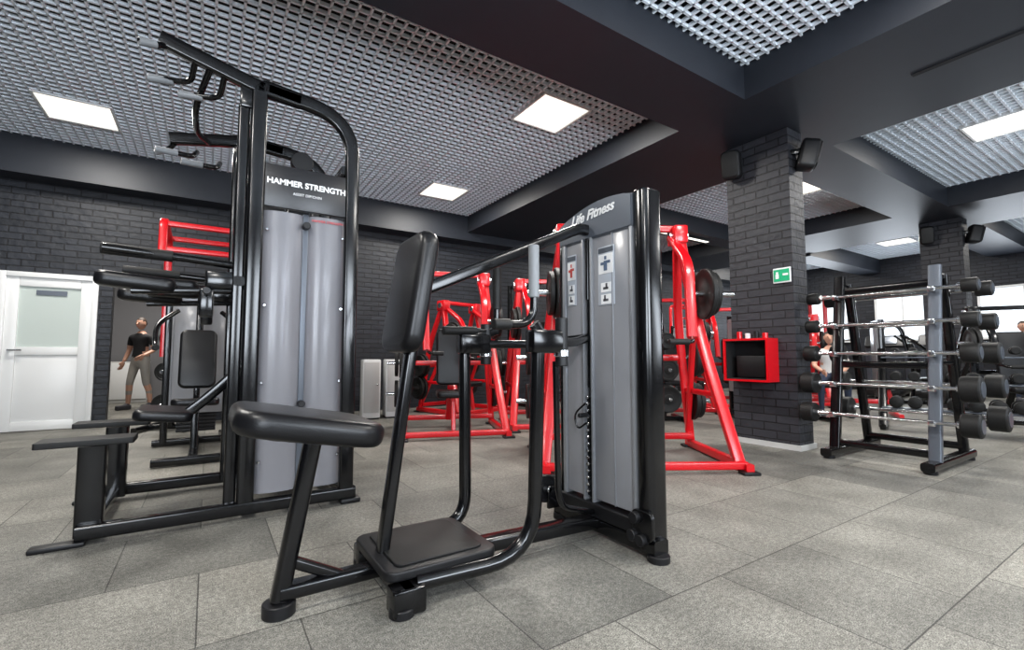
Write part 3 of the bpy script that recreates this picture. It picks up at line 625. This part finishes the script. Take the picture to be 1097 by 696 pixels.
# ------------------------------------------------------------------ people
def person(name,loc,rz,H,pose,top,bot,shortleg=True):
    g=G(name,loc,rz); s=H/1.75
    J=pose; bones=J['bones']; names=list(J['p'].keys()); idx={n:i for i,n in enumerate(names)}
    P=[V(J['p'][n])*s for n in names]
    me=D.meshes.new('body_skin'); me.from_pydata([tuple(p) for p in P],[(idx[a],idx[b]) for a,b,_ in bones],[])
    o=D.objects.new('body_tmp',me); SC.collection.objects.link(o)
    o.modifiers.new('s','SKIN'); sub=o.modifiers.new('u','SUBSURF'); sub.levels=2
    for n,i in idx.items():
        r=RAD[n.rstrip('LR')] if n.rstrip('LR') in RAD else RAD[n]
        me.skin_vertices[0].data[i].radius=(r[0]*s,r[1]*s); me.skin_vertices[0].data[i].use_root=(n=='pelvis')
    bpy.context.view_layer.update()
    em=D.meshes.new_from_object(o.evaluated_get(bpy.context.evaluated_depsgraph_get())); D.objects.remove(o)
    em.materials.clear()
    for m in(top,bot,SKN,SHOE): em.materials.append(m)
    for f in em.polygons:
        c=f.center; best=None;bd=9
        for a,b,k in bones:
            A=P[idx[a]];B=P[idx[b]];AB=B-A;t=max(0,min(1,(c-A).dot(AB)/AB.length_squared)); d=(c-A-AB*t).length
            if d<bd: bd=d;best=(a,k,t)
        k=best[1]
        if k==4: k=0 if best[2]<.6 else 2
        if k==5: k=(1 if (best[2]<.25 or not shortleg) else 2)
        f.material_index=k; f.use_smooth=True
    b=D.objects.new('body',em); SC.collection.objects.link(b); b.parent=g.e
    hc=P[idx['neck']]+V((0,-.015*s,.125*s)); bm=bmesh.new(); bmesh.ops.create_uvsphere(bm,u_segments=24,v_segments=16,radius=1)
    for v in bm.verts:
        x,y,z=v.co; w=1-.28*max(0,-z)**1.3
        v.co=V((x*.075*w,y*.095*(1-.1*max(0,-z)),z*.118))*s+hc
    fin(bm,'head',SKN,g,ang=3)
    bm=bmesh.new(); bmesh.ops.create_uvsphere(bm,u_segments=24,v_segments=16,radius=1)
    dl=[v for v in bm.verts if (v.co.z<.25 and v.co.y<-.05) or v.co.z<-.35 or(v.co.z<.55 and v.co.y<-.6)]
    bmesh.ops.delete(bm,geom=dl,context='VERTS')
    for v in bm.verts: v.co=V((v.co.x*.081,v.co.y*.101+.004,v.co.z*.124))*s+hc
    fin(bm,'hair',HAIR,g,ang=3)
    bm=bmesh.new()
    sweep(bm,[hc+V((0,-.088,.02))*s,hc+V((0,-.105,-.01))*s,hc+V((0,-.112,-.028))*s,hc+V((0,-.09,-.035))*s],circ(.012*s,8),scale=[.6,.9,1.2,.8]); fin(bm,'nose',SKN,g,ang=3)
    for sx in(-1,1):
        cyl(g,'eye_%d'%sx,hc+V((sx*.030,-.080,.012))*s,hc+V((sx*.030,-.092,.012))*s,.008*s,EYE,10,.002)
        pad(g,'ear_%d'%sx,hc+V((sx*.076,.0,-.0))*s,.014*s,.034*s,.055*s,SKN,rc=.006*s,bev=.005*s)
    box(g,'mouth',hc+V((0,-.086,-.055))*s,(.042*s,.012*s,.009*s),LIP,.003*s)
    for sd,sx in(('L',-1),('R',1)):
        w=P[idx['wrist'+sd]]; e=P[idx['elbow'+sd]]; d=(w-e).normalized(); side=d.cross(V((sx,0,0)))
        side=side.normalized() if side.length>.1 else V((0,-1,0)); nrm=side.cross(d).normalized()
        R=Matrix((side,d,nrm)).transposed()
        pad(g,'palm_'+sd,w+d*.045*s,.078*s,.09*s,.028*s,SKN,R,rc=.02*s,bev=.01*s)
        bm=bmesh.new()
        for k,(off,ln) in enumerate(((-.03,.07),(-.01,.08),(.01,.075),(.029,.06))):
            b0=w+d*.085*s+side*off*s; c=-nrm*sx*.35
            sweep(bm,[b0,b0+d*ln*.5*s,b0+(d*.85*ln+c*ln*.6)*s,b0+(d*ln+c*ln*1.3)*s],circ(.009*s,8),scale=[1,1,.9,.6])
        b0=w+d*.02*s-side*.034*s; sweep(bm,[b0,b0+(d*.03-side*.022)*s,b0+(d*.062-side*.030)*s],circ(.011*s,8),scale=[1.1,1,.7])
        fin(bm,'fingers_'+sd,SKN,g,ang=3)
    for sd in'LR':
        a=P[idx['ankle'+sd]];t=P[idx['toe'+sd]]; c=(a+t)/2; d=V((t.x-a.x,t.y-a.y,0)).normalized()
        R=Matrix((V((-d.y,d.x,0)),d,V((0,0,1)))).transposed()
        pad(g,'shoe_'+sd,V((c.x+d.x*.01,c.y+d.y*.01,t.z)),.095*s,.28*s,.085*s,SHOE,R,rc=.04*s,bev=.02*s)
RAD={'pelvis':(.155,.115),'spine':(.14,.105),'chest':(.165,.115),'nbase':(.075,.065),'neck':(.055,.055),'sh':(.068,.065),'elbow':(.044,.044),'wrist':(.028,.034),'hip':(.095,.09),'knee':(.062,.062),'calf':(.056,.056),'ankle':(.038,.038),'toe':(.038,.03)}
BON=[('pelvis','spine',0),('spine','chest',0),('chest','nbase',0),('nbase','neck',2)]
for sd in'LR': BON+=[('chest','sh'+sd,0),('sh'+sd,'elbow'+sd,4),('elbow'+sd,'wrist'+sd,2),('pelvis','hip'+sd,1),('hip'+sd,'knee'+sd,1),('knee'+sd,'calf'+sd,5),('calf'+sd,'ankle'+sd,5),('ankle'+sd,'toe'+sd,3)]
def standing(arm='walk'):
    p={'pelvis':(0,0,.95),'spine':(0,.01,1.12),'chest':(0,0,1.31),'nbase':(0,.01,1.45),'neck':(0,0,1.52)}
    for sd,sx in(('L',-1),('R',1)):
        st=.12*sx if arm=='walk' else .0
        p['sh'+sd]=(.19*sx,0,1.40); p['elbow'+sd]=(.25*sx,.03,1.13); p['wrist'+sd]=((.22*sx,-.20,1.02) if arm!='walk' or sx>0 else (.26*sx,-.08,.90))
        p['hip'+sd]=(.095*sx,0,.88); p['knee'+sd]=(.11*sx,-.03+st*.5,.50); p['calf'+sd]=(.115*sx,.01+st*.8,.36); p['ankle'+sd]=(.12*sx,.03+st,.09); p['toe'+sd]=(.14*sx,-.12+st,.045)
    return {'p':p,'bones':BON}
def seated():
    p={'pelvis':(0,0,.66),'spine':(0,.01,.83),'chest':(0,-.03,1.02),'nbase':(0,-.04,1.16),'neck':(0,-.06,1.23)}
    for sd,sx in(('L',-1),('R',1)):
        p['sh'+sd]=(.19*sx,-.03,1.11); p['elbow'+sd]=(.25*sx,-.12,.86); p['wrist'+sd]=(.15*sx,-.34,.76)
        p['hip'+sd]=(.10*sx,-.05,.65); p['knee'+sd]=(.19*sx,-.45,.58); p['calf'+sd]=(.19*sx,-.42,.38); p['ankle'+sd]=(.19*sx,-.40,.09); p['toe'+sd]=(.20*sx,-.55,.045)
    return {'p':p,'bones':BON}
person('standing_man',(-.99,10.35,0),rd(-35),1.57,standing(),SHT,SRT)
person('seated_woman',(8.3,3.5,0),rd(-60),1.55,seated(),WSH,NVY,False)
person('standing_visitor',(13.6,2.25,0),rd(-60),1.6,standing('x'),RSH,NVY,False)
# ------------------------------------------------------------------ world, camera
w=D.worlds.new('world'); SC.world=w; w.use_nodes=True; w.node_tree.nodes['Background'].inputs[0].default_value=(.6,.7,.85,1); w.node_tree.nodes['Background'].inputs[1].default_value=.6
cd=D.cameras.new('camera'); cd.sensor_width=36; cd.lens=36*500/1097; cd.clip_start=.02
co=D.objects.new('camera',cd); co.location=(0,0,.9); co.rotation_euler=(rd(90+3.89),0,rd(-33)); SC.collection.objects.link(co); SC.camera=co
SC.view_settings.view_transform='Standard'; SC.view_settings.exposure=0.1
